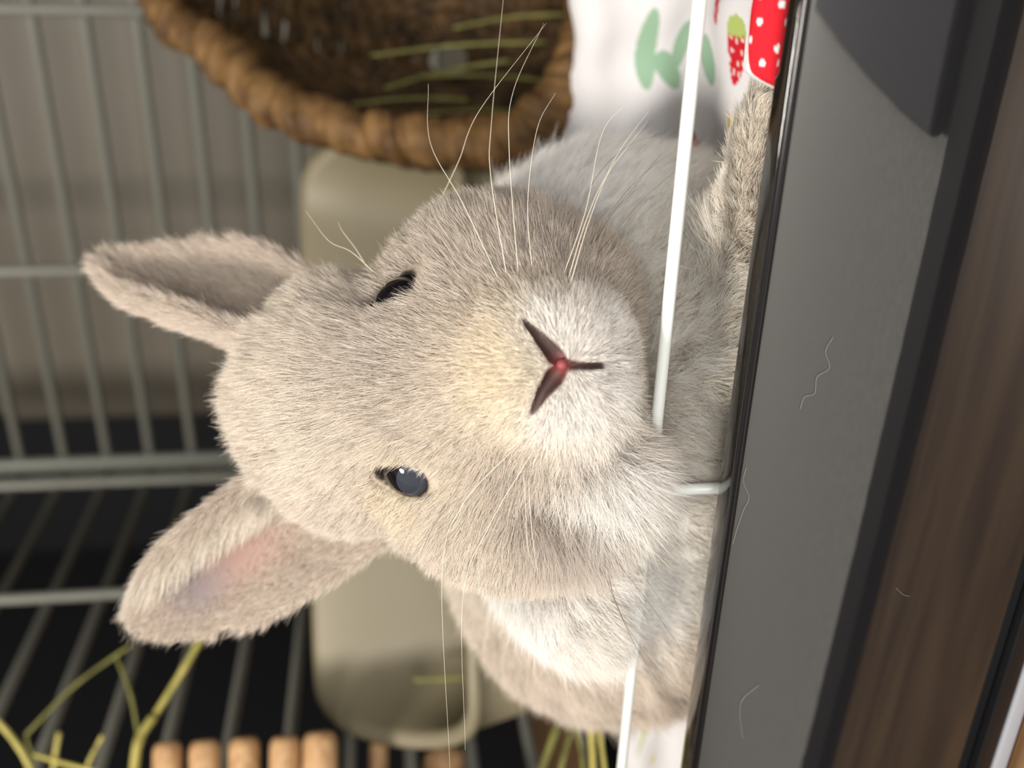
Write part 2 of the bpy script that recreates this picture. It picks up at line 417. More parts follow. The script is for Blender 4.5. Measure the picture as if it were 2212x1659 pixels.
m_w1 = mat('dry_grass', lin(122, 92, 54), 0.65, 0.3, noise=(lin(66, 45, 23), 90, (1, 1, 1)))
m_w2 = mat('dark_grass', lin(84, 62, 34), 0.7, 0.3, noise=(lin(40, 28, 14), 80, (1, 1, 1)))
def basket():
    # rim runs through these places (picture x, y, distance); those off the frame close the oval
    rim = [(350, 10, .50), (470, 108, .485), (590, 215, .47), (720, 272, .46), (860, 296, .455), (1000, 308, .45), (1120, 285, .445), (1215, 205, .44), (1262, 100, .445), (1282, -20, .45),
           (1290, -250, .46), (1180, -480, .475), (950, -600, .49), (700, -570, .51), (480, -420, .52), (360, -200, .515)]
    rim = [(x, y, d-.065) for x, y, d in rim]
    R3 = np.array([Wp(*r) for r in rim]); n = len(R3)
    ext = np.vstack([R3, R3, R3]); sm = bez(ext, 3*n*14)[n*14:2*n*14]
    cen = sm.mean(0); q = sm-cen
    u, s, vt = np.linalg.svd(q, full_matrices=False); nrm = vt[2]
    if np.dot(nrm, cen-C0) < 0: nrm = -nrm      # pointing away from the camera: bowl recess direction
    lbk = empty('wicker_basket', cen-np.array([0, 0, 0.1]), 'round woven brown grass basket hanging beside the rabbit, dark inside with hay', 'basket')
    m = len(sm)
    # bowl surface: rim point scaled towards centre while sinking
    def surf(t, h):                              # t in [0,m), h 0 rim .. 1 bottom
        i = (t % m); a = int(i); f = i-a; p = sm[a]*(1-f)+sm[(a+1) % m]*f
        k = math.sin(min(h, 1)*math.pi/2); sc_ = math.cos(h*math.pi/2)**0.75
        return cen+(p-cen)*sc_+nrm*0.072*k
    # rope rim: three twisted strands
    parts = []
    tw = 34
    for s_ in range(5):
        pts = []
        for i in range(m*2+1):
            t = i/2; p = surf(t, 0); p2 = surf(t+1, 0); T = p2-p; T /= np.linalg.norm(T)
            o = p-cen; o -= T*np.dot(o, T); o /= np.linalg.norm(o); b = np.cross(T, o)
            ph = 2*math.pi*(tw*t/m)+2*math.pi*s_/5
            rr = 0.0060*(1+0.25*float(fbm3(p, s_, 60)))
            pts.append(p+rr*(math.cos(ph)*o+math.sin(ph)*b))
        rad = 0.0034*(1+0.8*fbm3(np.array(pts), 5+s_, 90))
        parts.append(tube(np.array(pts), rad, 7, False))
    V, Fc = merge(parts); child('rim', V, Fc, m_w1, lbk, label='thick twisted grass rim, lighter than the bowl')
    # stakes
    parts = []
    nst = 47
    for k in range(nst):
        t = m*k/nst
        pts = np.array([surf(t, h) for h in np.linspace(0.0, 0.97, 22)])
        parts.append(tube(pts, 0.0017, 6, True))
    V, Fc = merge(parts); child('stakes', V, Fc, m_w2, lbk)
    parts = []
    nrow = 29
    for r_ in range(nrow):
        h0 = 0.05+0.90*r_/nrow; pts = []
        for i in range(nst*4+1):
            t = m*i/(nst*4); h = h0+0.008*math.sin(t*0.13+r_)
            p = surf(t, h); out = (1 if (r_ % 2) else -1)*math.cos(math.pi*i/4)
            pts.append(p-nrm*0.0026*out*(0.3+math.sin(h0*1.57))+(p-cen)/np.linalg.norm(p-cen)*0.0022*out)
        pts = np.array(pts); rad = 0.0044*(1+0.35*fbm3(pts, r_, 110))
        parts.append(tube(pts, rad, 6, False, 0.75))
    V, Fc = merge(parts); child('weave', V, Fc, m_w2, lbk, label='dark woven bowl with small gaps')
    # hanging hook over the rim, above the frame edge
    hp = sm[int(m*0.72)]
    V, Fc = tube(bez([hp+np.array([0, 0.01, 0]), hp+np.array([0, 0.0, 0.03]), np.array([hp[0], (hp[1]+YB)/2, hp[2]+0.07]), np.array([hp[0], YB-0.004, hp[2]+0.045])], 20), 0.002, 8)
    child('hanging_hook', V, Fc, m_alu, lbk)
    return surf, m, cen, nrm
bsurf, bm_, bcen, bnrm = basket()

# ------------------------------------------------------------------ hay
m_hay = mat('hay', lin(184, 172, 100), 0.6, 0.25, noise=(lin(150, 144, 72), 120, (1, 1, 1)))
m_hay2 = mat('green_hay', lin(128, 126, 72), 0.6, 0.25, noise=(lin(96, 96, 50), 120, (1, 1, 1)))
hay = [
 ([(455, 1345, .43), (400, 1440, .42), (335, 1545, .412)], 13, 'thick pale yellow hay stem slanting up behind the ear tip', 1),
 ([(332, 1548, .411), (300, 1600, .405), (288, 1680, .40)], 18, 'stubby thick hay stem continuing below the big slanting stem', 1),
 ([(300, 1598, .407), (282, 1500, .412), (252, 1420, .42)], 7, 'thin green hay blade rising from the stem joint', 0),
 ([(285, 1392, .44), (165, 1478, .435), (58, 1585, .43)], 7, 'long thin hay blade slanting across the left bars', 0),
 ([(56, 1583, .43), (62, 1610, .428), (78, 1650, .425)], 6, 'short bent hay blade end hanging down at the picture corner', 0),
 ([(-20, 1540, .40), (40, 1612, .40), (80, 1690, .40)], 12, 'broad pale hay stem crossing the lower left bars', 1),
 ([(128, 1582, .42), (118, 1640, .42), (112, 1700, .42)], 10, 'short upright hay stub between two slanting stems', 1),
 ([(222, 1588, .40), (195, 1640, .40), (172, 1700, .40)], 8, 'short yellow hay stalk leaning beside the wooden sticks', 1),
 ([(75, 1630, .395), (150, 1652, .39), (230, 1672, .385)], 9, 'bright yellow hay straw lying nearly flat over the others', 1),
 ([(895, 1468, .435), (950, 1466, .4345), (1012, 1461, .434)], 9, 'small green hay piece resting on the inside of the litter box', 0),
 ([(1232, 1500, .36), (1200, 1580, .35), (1160, 1690, .34)], 16, 'wide green hay stem leaning left below the rabbit back', 0),
 ([(1245, 1505, .36), (1228, 1590, .355), (1205, 1690, .35)], 12, 'dull green hay blade behind the wide leaning stem', 0),
 ([(1268, 1510, .35), (1278, 1590, .345), (1282, 1690, .34)], 14, 'yellowish hay stem hanging straight down beside the towel', 1),
 ([(1285, 1530, .35), (1298, 1600, .345), (1310, 1690, .34)], 9, 'tan hay blade closest to the white towel edge', 1),
 ([(1222, 1520, .37), (1252, 1600, .365), (1262, 1690, .36)], 9, 'dark green hay blade in the middle of the lower tuft', 0),
]
for pts, wpx, lab, kd in hay:
    p3 = bez([Wp(*q) for q in pts], 16); d = np.mean([q[2] for q in pts]); r = wpx*d/F/2*1.1
    rad = np.full(16, r); rad[7:9] *= 1.12
    V, Fc = tube(p3, rad, 10)
    top('hay_stem', V, Fc, m_hay if kd else m_hay2, lab, 'hay', group='hay stems in the cage')
# hay lying inside the basket
tips = [(760, 225, 1010, 215), (800, 120, 1180, 90), (900, 165, 1190, 175), (850, 255, 1120, 240), (980, 60, 1220, 30), (830, 190, 1100, 130)]
labs = ['hay blade lying lowest inside the wicker basket', 'long hay blade near the top inside the basket', 'pale hay blade across the middle of the basket', 'brownish hay blade just above the basket rim', 'short hay blade at the picture edge in the basket', 'slanting hay blade crossing the basket middle']
for (a, b, c, d_), lab in zip(tips, labs):
    p3 = bez([Wp(a, b, .440), Wp((a+c)/2, (b+d_)/2-8, .445), Wp(c, d_, .435)], 16)
    V, Fc = tube(p3, 0.0016, 8, True, 0.5)
    top('hay_stem', V, Fc, m_hay2, lab, 'hay', group='hay in the basket')

# ------------------------------------------------------------------ wooden sticks rack at the left
m_stick = mat('light_wood', lin(196, 160, 118), 0.5, 0.3, noise=(lin(158, 120, 82), 60, (1, 6, 6)))
rack = empty('wooden_stick_rack', Wp(560, 1640, .41)-np.array([0, 0, 0.1]), 'rack of rounded light wooden sticks standing beside the left bars', 'wooden rack')
def stick(pa, pb, r, flat=1.0):
    a, b = np.array(pa), np.array(pb); L = np.linalg.norm(b-a); t = (b-a)/L
    k = np.linspace(0, math.pi/2, 6); ends = [a+t*r*0.7*(1-math.cos(x)) for x in k]
    pts = ends+[b]; rad = [r*(0.55+0.45*math.sin(x)) for x in k]+[r]
    return tube(pts, rad, 16, True, flat)
for (x, top_y, w) in ((362, 1602, 62), (442, 1598, 66), (528, 1592, 66), (616, 1590, 66), (692, 1580, 74)):
    d = 0.405; r = w*d/F/2
    V, Fc = stick(Wp(x, top_y, d), Wp(x-4, 2000, d-0.02), r)
    child('stick', V, Fc, m_stick, rack)
for (x, top_y, w) in ((818, 1600, 40), (960, 1612, 90)):
    d = 0.47; r = w*d/F/2
    V, Fc = stick(Wp(x, top_y, d), Wp(x, 2000, d-0.02), r)
    child('stick', V, Fc, m_stick, rack)
V, Fc = tube([Wp(300, 1860, .395), Wp(1290, 1900, .41)], 0.003, 10); child('cross_bar', V, Fc, m_stick, rack)

# ------------------------------------------------------------------ shed hairs on the front panel
m_hair1 = mat('shed_hair', lin(150, 146, 138), 0.5)
for pts, lab in (([(1800, 728), (1783, 760), (1792, 795), (1765, 815), (1760, 850), (1738, 858), (1728, 885)], 'wavy pale rabbit hair stuck on the glossy cage front'),
                 ([(1612, 1010), (1606, 1040), (1618, 1075), (1605, 1105), (1590, 1150), (1583, 1175)], 'fine pale hair clinging along the black seal of the panel'),
                 ([(1935, 1270), (1952, 1285), (1965, 1288)], 'tiny curled hair fleck low on the glossy cage front'),
                 ([(1640, 1480), (1605, 1510), (1598, 1540), (1604, 1595)], 'faint curved hair near the lower left of the glossy front')):
    p3 = bez([hitY(x, y, 0.1708) for x, y in pts], 30)
    V, Fc = tube(p3, 0.00003, 5); top('shed_hair', V, Fc, m_hair1, lab, 'hair', group='loose hairs on the cage front')

# ------------------------------------------------------------------ rabbit
# Everything below is in camera aligned metres (right, up, forward), turned into world metres at the end.
def smin(a, b, k):
    h = np.clip(0.5+0.5*(b-a)/k, 0, 1)
    return b*(1-h)+a*h-k*h*(1-h)
def smax(a, b, k): return -smin(-a, -b, k)
def frame(ax, nz):
    ax = np.array(ax, float); ax /= np.linalg.norm(ax); nz = np.array(nz, float); nz -= ax*np.dot(ax, nz); nz /= np.linalg.norm(nz)
    return np.stack([ax, np.cross(nz, ax), nz])
def ell(p, c, r, Rm=None):
    q = [p[..., i]-np.float32(c[i]) for i in range(3)]
    if Rm is not None: q = [q[0]*Rm[j][0]+q[1]*Rm[j][1]+q[2]*Rm[j][2] for j in range(3)]
    k0 = np.sqrt(sum((q[i]/r[i])**2 for i in range(3))); k1 = np.sqrt(sum((q[i]/(r[i]*r[i]))**2 for i in range(3)))+1e-9
    return k0*(k0-1)/k1
def cap(p, a, b, ra, rb):
    a = np.asarray(a); ba = np.asarray(b)-a
    pa = p-a.astype(np.float32); h = np.clip((pa@ba.astype(np.float32))/np.float32(ba@ba), 0, 1)
    return np.linalg.norm(pa-h[..., None]*ba.astype(np.float32), axis=-1)-(ra+(rb-ra)*h)

# head
HEAD = [
 ('e', P(770, 868, .250), (.0272, .0285, .0290), .010),
 ('e', P(872, 955, .2490), (.0140, .0170, .0185), .012),
 ('e', P(880, 722, .2480), (.0110, .0170, .0170), .012),
 ('c', P(820, 850, .2300), P(1120, 792, .2055), .0215, .0145, .010),
 ('e', P(1165, 788, .2015), (.0135, .0125, .0115), .008),
 ('e', P(1222, 722, .2030), (.0105, .0115, .0105), .006),
 ('e', P(1232, 858, .2030), (.0105, .0115, .0105), .006),
 ('e', P(1287, 785, .2100), (.0120, .0070, .0100), .006),
 ('e', P(1075, 612, .2310), (.0190, .0235, .0210), .014),
 ('e', P(1105, 1060, .2280), (.0210, .0245, .0210), .014),
 ('e', P(1130, 905, .2200), (.0150, .0170, .0130), .014),
 ('e', P(1120, 685, .2200), (.0150, .0170, .0130), .014),
 ('e', P(975, 1080, .2400), (.0110, .0130, .0130), .012),
 ('c', P(1250, 640, .2270), P(1240, 980, .2230), .0110, .0120, .010),
 ('e', P(720, 712, .2420), (.0100, .0110, .0100), .009),
 ('e', P(745, 1018, .2400), (.0120, .0120, .0120), .009),
 ('e', P(1285, 1010, .2150), (.0100, .0090, .0090), .008),
]
BODY = [
 ('e', P(1285, 1225, .2440), (.0200, .0170, .0180), .012),
 ('e', P(1290, 1075, .3300), (.0700, .0520, .0600), .020),
 ('e', P(1560, 885, .2700), (.0550, .0320, .0430), .020),
 ('e', P(1640, 900, .2600), (.0540, .0240, .0400), .016),
 ('e', P(1380, 760, .2800), (.0520, .0360, .0360), .020),
 ('e', P(1260, 560, .2780), (.0240, .0260, .0260), .014),
 ('e', P(1250, 1130, .2680), (.0270, .0230, .0260), .014),
 ('e', P(1450, 1200, .2720), (.0270, .0320, .0260), .016),
 ('c', P(1000, 900, .2750), P(1350, 850, .2900), .0230, .0330, .018),
 ('e', P(1400, 1240, .3200), (.0320, .0340, .0450), .020),
 ('c', P(1650, 640, .2420), P(1665, 330, .2030), .0130, .0075, .010),
 ('e', P(1672, 300, .2010), (.0120, .0066, .0070), .006),
]
# ears: base, tip, half width, facing direction, cup depth
EARS = [
 dict(b=P(715, 1062, .2520), t=P(285, 1368, .2620), h=.0165, n=(-0.42, 0.10, -1.0), cup=.0130, pw=2.1, uc=.30, hb=1.0),
 dict(b=P(610, 705, .2560), t=P(212, 552, .2720), h=.0150, n=(0.86, 0.15, -0.75), cup=.0150, pw=1.75, uc=.25, hb=.95),
]
for e in EARS:
    L = e['t']-e['b']; e['L'] = np.linalg.norm(L); e['R'] = frame(L, e['n'])
def ear_local(p, e):
    q = (p-e['b'].astype(np.float32))@e['R'].T.astype(np.float32)
    return q[..., 0]/e['L'], q[..., 1], q[..., 2]
def ear_half(u, e):
    uc = e['uc']; hb = e['hb']+(1-e['hb'])*np.clip(u/uc, 0, 1)
    return e['h']*np.where(u < uc, hb, np.clip(1-np.abs((u-uc)/(1-uc))**e['pw'], 0, 1)**0.62)
def ear_sdf(p, e):
    u, v, w = ear_local(p, e)
    h = ear_half(np.clip(u, -0.2, 1), e); s = v/e['h']
    cup = e['cup']*(1.0-0.55*np.clip(u, 0, 1)**2)
    w0 = cup*(s*s)-cup*0.35
    slope = 2*cup*s/e['h']; cs = 1/np.sqrt(1+slope*slope)
    dw = np.abs(w-w0)*cs-0.0013
    du = (u-1)*e['L']; dv = (np.abs(v)-h)*0.8
    d = smax(smax(dw, dv, .0014), np.maximum(du, -(u+0.12)*e['L']), .0015)
    return d

def prim(p, q):
    return ell(p, q[1], q[2]) if q[0] == 'e' else cap(p, q[1], q[2], q[3], q[4])
def fold(p, L, d=None):
    for q in L:
        v = prim(p, q); d = v if d is None else smin(d, v, np.float32(q[-1]))
    return d
DENTS = []
def skin0(p):
    hd = fold(p, HEAD); bd = fold(p, BODY)
    zz = p@B[:, 2].astype(np.float32)+np.float32(CAMZ-zt-.002)            # below the wire the body stays behind the bars
    bd = smax(bd, np.float32(.1940)-p@B[:, 1].astype(np.float32)-np.float32(2.5)*np.clip(zz, 0, .02), np.float32(.010))
    for c_, r_ in DENTS: hd = smax(hd, -ell(p, c_, r_), np.float32(.005))
    return smin(hd, bd, np.float32(.006)), hd, bd

def march(x, y, f, t0=.14):                      # first place the sight line meets the skin
    v = np.array([(829.5-y)/F, (1106-x)/F, 1.0]); t = t0
    for _ in range(200):
        d = float(f(np.array([v*t]))[0]); t += d*0.8
        if abs(d) < 2e-5 or t > .6: break
    return v*t
head_f = lambda p: fold(p, HEAD)
def hn(p):
    e = 4e-4; p = np.asarray(p, float)
    g = np.array([head_f(np.array([p+np.eye(3)[i]*e]))[0]-head_f(np.array([p-np.eye(3)[i]*e]))[0] for i in range(3)])
    return g/np.linalg.norm(g)
FUZZ = np.array([0, 0, 0.0])
def hs(x, y): return march(x, y, head_f)
for x_, y_, r_ in ((1243, 1098, (.0050, .0055, .0045)), (1190, 1075, (.0035, .0040, .0025))):
    h_ = hs(x_, y_); DENTS.append((h_+hn(h_)*.0012, r_))
# grooves: V shaped nostrils and the cleft of the lip
G_L = [hs(1132, 694), hs(1165, 728), hs(1200, 768), hs(1218, 786)]
G_R = [hs(1150, 892), hs(1172, 850), hs(1198, 815), hs(1218, 790)]
G_M = [hs(1218, 787), hs(1258, 790), hs(1300, 790)]
GRO = []
for L_, rr in ((G_L, (.0003, .0010, .0015, .0010)), (G_R, (.0003, .0011, .0017, .0010)), (G_M, (.0006, .0005, .0005))):
    for i in range(len(L_)-1): GRO.append((L_[i], L_[i+1], rr[i], rr[i+1]))
NOSE = hs(1213, 787)
def grooves(p):
    d = None
    for a, b, ra, rb in GRO:
        v = cap(p, a, b, ra, rb); d = v if d is None else np.minimum(d, v)
    return d
# eyes
EY = []
for (x, y, lx, ly) in ((868, 1034, .0066, .0043), (850, 634, .0062, .0046)):
    s = hs(x, y)
    n = hn(s)
    if y < 800: n = n+np.array([0.35, 0, 0.0]); n /= np.linalg.norm(n)
    up = np.array([-0.28 if y > 800 else 0.05, 1.0, 0]); R_ = frame(up, n)        # rows: long axis (picture x), cross axis, outward
    r = .0080; EY.append(dict(s=s, n=n, R=R_, r=r, c=s-n*(r-(.0019 if y > 800 else .0024)), lx=lx, ly=ly))
def eyehole(p):
    d = None
    for e in EY:
        v = ell(p, e['s']+e['n']*.0006, (e['lx'], e['ly'], .0060), e['R']); d = v if d is None else np.minimum(d, v)
    return d
def skin(p, parts=False):
    sk, hd, bd = skin0(p)
    sk = smax(sk, -grooves(p), np.float32(.0009))
    sk = smax(sk, -eyehole(p), np.float32(.0007))
    er = np.minimum(ear_sdf(p, EARS[0]), ear_sdf(p, EARS[1]))
    out = smin(sk, er, np.float32(.004))
    return (out, hd, bd, er) if parts else out

# surface nets on a grid that is finer round the nose and eyes
def axis(segs):
    out = []
    for a, b, s in segs: out += list(np.arange(a, b-s*0.5, s))
    return np.array(out+[segs[-1][1]], np.float32)
ga = axis([(-.135, -.062, .0020), (-.062, -.012, .0011), (-.012, .014, .0006), (.014, .052, .0011), (.052, .075, .0018)])
gb_ = axis([(-.118, -.030, .0016), (-.030, -.0, .0007), (-.0, .036, .0010), (.036, .118, .0012)])
gd = axis([(.180, .212, .0007), (.212, .285, .0011), (.285, .420, .0030)])
def surface_nets():
    shp = (len(ga), len(gb_), len(gd)); val = np.empty(shp, np.float32)
    for i0 in range(0, shp[0], 12):
        A, Bm, D = np.meshgrid(ga[i0:i0+12], gb_, gd, indexing='ij')
        val[i0:i0+12] = skin(np.stack([A, Bm, D], -1))
    ins = val < 0
    cs = [slice(0, -1), slice(1, None)]
    cnt = np.zeros(tuple(s-1 for s in shp), np.int8)
    for a in cs:
        for b in cs:
            for c in cs: cnt += ins[a, b, c]
    cells = np.argwhere((cnt > 0) & (cnt < 8)); idx = -np.ones(cnt.shape, np.int32)
    idx[tuple(cells.T)] = np.arange(len(cells))
    acc = np.zeros((len(cells), 3)); num = np.zeros(len(cells)); G = (ga, gb_, gd)
    for ax in range(3):
        for o1 in (0, 1):
            for o2 in (0, 1):
                oth = [k for k in range(3) if k != ax]
                p0 = cells.copy(); p0[:, oth[0]] += o1; p0[:, oth[1]] += o2; p1 = p0.copy(); p1[:, ax] += 1
                v0 = val[tuple(p0.T)]; v1 = val[tuple(p1.T)]; m = (v0 < 0) != (v1 < 0)
                t = v0/(v0-v1+1e-20)
                q = np.stack([G[k][p0[:, k]] for k in range(3)], 1).astype(float); q1 = G[ax][p1[:, ax]]
                q[:, ax] += (q1-q[:, ax])*t
                acc[m] += q[m]; num[m] += 1
    V = acc/num[:, None]; quads = []
    for ax in range(3):
        oth = [k for k in range(3) if k != ax]
        sl0 = [slice(None)]*3; sl1 = [slice(None)]*3; sl0[ax] = slice(0, -1); sl1[ax] = slice(1, None)
        ch = ins[tuple(sl0)] != ins[tuple(sl1)]
        e = np.argwhere(ch); e = e[(e[:, oth[0]] > 0) & (e[:, oth[1]] > 0) & (e[:, oth[0]] < shp[oth[0]]-1) & (e[:, oth[1]] < shp[oth[1]]-1)]
        fl = ins[tuple(sl0)][tuple(e.T)]
        def c(da, db):
            q = e.copy(); q[:, oth[0]] -= da; q[:, oth[1]] -= db; return idx[tuple(q.T)]
        Q = np.stack([c(1, 1), c(0, 1), c(0, 0), c(1, 0)], 1)
        if ax == 1: fl = ~fl
        Q[~fl] = Q[~fl][:, ::-1]; quads.append(Q)
    return V, np.concatenate(quads)
def grad(f, p, e=3e-4):
    g = np.stack([f(p+np.eye(3)[i]*e)-f(p-np.eye(3)[i]*e) for i in range(3)], -1)
    return g/(np.linalg.norm(g, axis=-1, keepdims=True)+1e-12)
RV, RQ = surface_nets()
for _ in range(2):
    RV = RV-grad(skin, RV)*np.clip(skin(RV), -.0006, .0006)[:, None]
RQ = RQ[(RQ >= 0).all(1)]
RN = grad(skin, RV)
_, HD, BD, ER = skin(RV, True)

def ss(x, a, b):
    t = np.clip((np.asarray(x, float)-a)/(b-a), 0, 1); return t*t*(3-2*t)
def gau(p, c, r): return np.exp(-((p-c)**2).sum(-1)/(2*r*r))
def cl(r, g, b): return np.array(lin(r, g, b)[:3])
# coat colours, patches fixed to the animal, with cheek shade painted in
TAUPE, CREAM, WHITE, WARM, GREY, TAN = cl(204, 189, 172), cl(236, 218, 182), cl(250, 246, 240), cl(230, 216, 196), cl(176, 160, 148), cl(220, 205, 184)
NB = hs(1120, 792); CR = hs(600, 850)
def mix(a, b, w): return a*(1-w[..., None])+b*w[..., None]
def coat(p, hd, bd, er):
    n1 = fbm3(p, 11, 130); n2 = fbm3(p, 12, 420)
    c = np.repeat(TAN[None], len(p), 0)
    onhead = ss(bd-hd, -.004, .008)
    c = mix(c, TAUPE, onhead*0.8)
    c = mix(c, WARM, onhead*ss(n1, 0.0, 0.9)*0.5)
    c = mix(c, CREAM, onhead*np.clip(1.15*gau(p, NB, .0115), 0, 1))
    c = mix(c, WARM, onhead*0.8*gau(p, CR, .016))
    for x, y, r, w in ((1215, 712, .0050, .75), (1228, 872, .0050, .75), (1165, 680, .003, .5), (1180, 905, .003, .5), (1310, 690, .006, .6), (1310, 860, .007, .5), (1330, 790, .007, .6)):
        c = mix(c, WHITE, onhead*np.clip(1.3*w*gau(p, hs(x, y), r), 0, 1))
    for x, y, r, w, q in ((860, 1075, .005, .8, CREAM), (850, 985, .004, .6, CREAM), (1240, 1085, .0065, .9, GREY), (1150, 1100, .010, .5, GREY), (1200, 480, .012, .6, GREY), (1120, 560, .012, .35, GREY), (960, 1000, .010, .4, CREAM),  # strong grey below the cheek paints in its shade
                          (1310, 1030, .007, 1.1, WHITE), (1090, 990, .006, .35, GREY), (790, 760, .014, .3, GREY), (880, 880, .014, .3, GREY)):
        c = mix(c, q, onhead*np.clip(w*gau(p, hs(x, y), r), 0, 1))
    # chest, ruff and flank
    body = 1-onhead
    c = mix(c, cl(240, 226, 206), body*0.8)
    ruffR = gau(p, P(1230, 400, .262), .022); ruffL = gau(p, P(1220, 1270, .245), .024)
    c = mix(c, WHITE, body*np.clip(1.3*ruffR+1.0*ruffL, 0, 1))
    chest = np.exp(-(((p-P(1560, 760, .24))/np.array([.045, .03, .03]))**2).sum(-1))
    c = mix(c, cl(252, 244, 230), body*chest*0.9)
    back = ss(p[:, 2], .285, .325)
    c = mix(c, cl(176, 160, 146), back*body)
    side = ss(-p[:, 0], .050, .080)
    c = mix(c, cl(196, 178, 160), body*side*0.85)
    # ears
    one = ss(hd-er, -.001, .005)*ss(bd-er, -.004, .004)
    c = mix(c, cl(196, 178, 160), one)
    return c, onhead, one

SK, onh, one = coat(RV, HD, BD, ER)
PINK, DPINK = cl(206, 120, 116), cl(120, 62, 58)
SK *= (1-0.35*(1-one))[:, None]  # skin under the fur darkened too, for depth between strands
g = grooves(RV); gw = 1-ss(g, .0001, .0007)
# skin of the nostrils is bare: pink by the septum, brown in the fold
SK = mix(SK*0.9, cl(62, 42, 38), gw)
SK = mix(SK, cl(132, 60, 60), np.clip(1.1*gau(RV, NOSE, .0014), 0, 1)*ss(gw, 0, .3))
eh = eyehole(RV); SK = mix(SK, cl(34, 26, 24), 1-ss(eh, .0002, .0012))
inner = np.zeros(len(RV))
for k, e in enumerate(EARS):
    u, v, w = ear_local(RV, e); s = v/e['h']
    f = RN@e['R'][2]                             # towards the open side
    if k == 0:
        t = ss(f, 0.1, 0.5)*np.exp(-((u-0.54)/0.37)**4)*np.exp(-((s-0.08)/0.66)**4)*ss(ear_sdf(RV, e), 9, -1)*(ear_sdf(RV, e) < .0015)
        SK = mix(SK, cl(142, 112, 102), t); SK = mix(SK, cl(104, 98, 100), t*ss(u, 0.42, 0.72)*0.9)
        inner = np.maximum(inner, t)
    else:
        t = ss(f, 0.1, 0.5)*np.exp(-((u-0.6)/0.36)**4)*np.exp(-((s-0.1)/0.55)**4)*(ear_sdf(RV, e) < .0015)
        SK = mix(SK, cl(150, 134, 128), t*0.8); inner = np.maximum(inner, t*0.7)

me = bpy.data.meshes.new('rabbit')
RW = w2(RV); ro = np.array([RW[:, 0].mean(), RW[:, 1].mean(), RW[:, 2].min()])
me.vertices.add(len(RW)); me.vertices.foreach_set('co', (RW-ro).astype('f').ravel())
me.loops.add(RQ.size); me.loops.foreach_set('vertex_index', RQ.ravel().astype('i'))
me.polygons.add(len(RQ)); me.polygons.foreach_set('loop_start', (np.arange(len(RQ))*4).astype('i'))
me.update(calc_edges=True); me.polygons.foreach_set('use_smooth', np.ones(len(RQ), bool))
a = me.color_attributes.new('skin', 'FLOAT_COLOR', 'POINT'); a.data.foreach_set('color', np.c_[SK, np.ones(len(SK))].astype('f').ravel())
m_skin = attr_mat('rabbit_skin', 'skin', 0.55, 0.3, sub=0.15)
rabbit = link('rabbit', me, None, m_skin, 'pale fawn rabbit leaning over the white wire and looking at the camera, ears up', 'rabbit'); rabbit.location = ro
bpy.context.view_layer.update()

# fur: strands grown from the skin
def poisson_tri(n):
    Tr = np.concatenate([RQ[:, [0, 1, 2]], RQ[:, [0, 2, 3]]])
    a, b, c = RV[Tr[:, 0]], RV[Tr[:, 1]], RV[Tr[:, 2]]
    ar = np.linalg.norm(np.cross(b-a, c-a), axis=1)/2; cen = (a+b+c)/3
    nrm = RN[Tr[:, 0]]; view = (nrm*cen).sum(1)/np.linalg.norm(cen, axis=1)        # <0 faces the lens
    w = ar*np.where(view < 0.35, 1.0, 0.12)
    hd_, er_, bd_ = HD[Tr[:, 0]], ER[Tr[:, 0]], BD[Tr[:, 0]]
    w *= np.where((cen[:, 2] > .29), 0.35, 1.0)*np.where(er_ < .002, 1.3, 1.0)*np.where((hd_ < bd_) & (er_ > .002), 1.7, 1.0)
    k = rng.choice(len(Tr), n, p=w/w.sum()); r1 = np.sqrt(rng.random(n)); r2 = rng.random(n)
    return (a[k]*(1-r1)[:, None]+b[k]*(r1*(1-r2))[:, None]+c[k]*(r1*r2)[:, None])
NF = 620000
FP = poisson_tri(NF)
FN = grad(skin, FP)
_, fhd, fbd, fer = skin(FP, True)
g = grooves(FP); eh = eyehole(FP)
keep = (g > .0002) & (eh > .0006)
bare = np.zeros(len(FP))
for k, e in enumerate(EARS):
    u, v, w = ear_local(FP, e); s = v/e['h']; f = FN@e['R'][2]
    t = ss(f, 0.1, 0.5)*np.exp(-((u-0.54)/0.37)**4)*np.exp(-((s-0.08)/0.66)**4)*(fer < .0015)*(np.abs(u-0.5) < 0.7)
    if k == 1: t = t*0.45
    near = ear_sdf(FP, e) < .0015
    bare = np.maximum(bare, t*near)
keep &= rng.random(len(FP)) > bare*1.0
FP, FN, fhd, fbd, fer, g, eh = [x[keep] for x in (FP, FN, fhd, fbd, fer, g, eh)]
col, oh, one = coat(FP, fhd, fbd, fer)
n = len(FP)
# lie of the coat: away from the nose on the head, down and out on the chest, towards the tip on the ears
def nz(v): return v/(np.linalg.norm(v, axis=-1, keepdims=True)+1e-12)
src = NOSE+np.array([0, -.001, .004])
dh = nz(FP-src)
tip = np.zeros((n, 3))
flow = dh.copy()
cen = P(1150, 790, .27)
db = nz(nz((FP-cen)*np.array([1.0, 1.0, 0.35]))*np.array([0.9, 0.5, 0.5])+np.array([0, -0.75, 0.0]))
ruf = np.clip(gau(FP, P(1230, 400, .262), .024)+gau(FP, P(1180, 1260, .262), .024), 0, 1)
flow = nz(flow*oh[:, None]+db*(1-oh)[:, None])
backw = ss(FP[:, 2], .285, .32)[:, None]*(1-oh)[:, None]
flow = nz(flow*(1-backw)+np.array([-0.4, -0.25, 0.85])*backw)
paw = gau(FP, P(1668, 380, .204), .016)*(1-oh)
flow = nz(flow*(1-paw)[:, None]+np.array([0.95, -0.25, -.1])*paw[:, None])
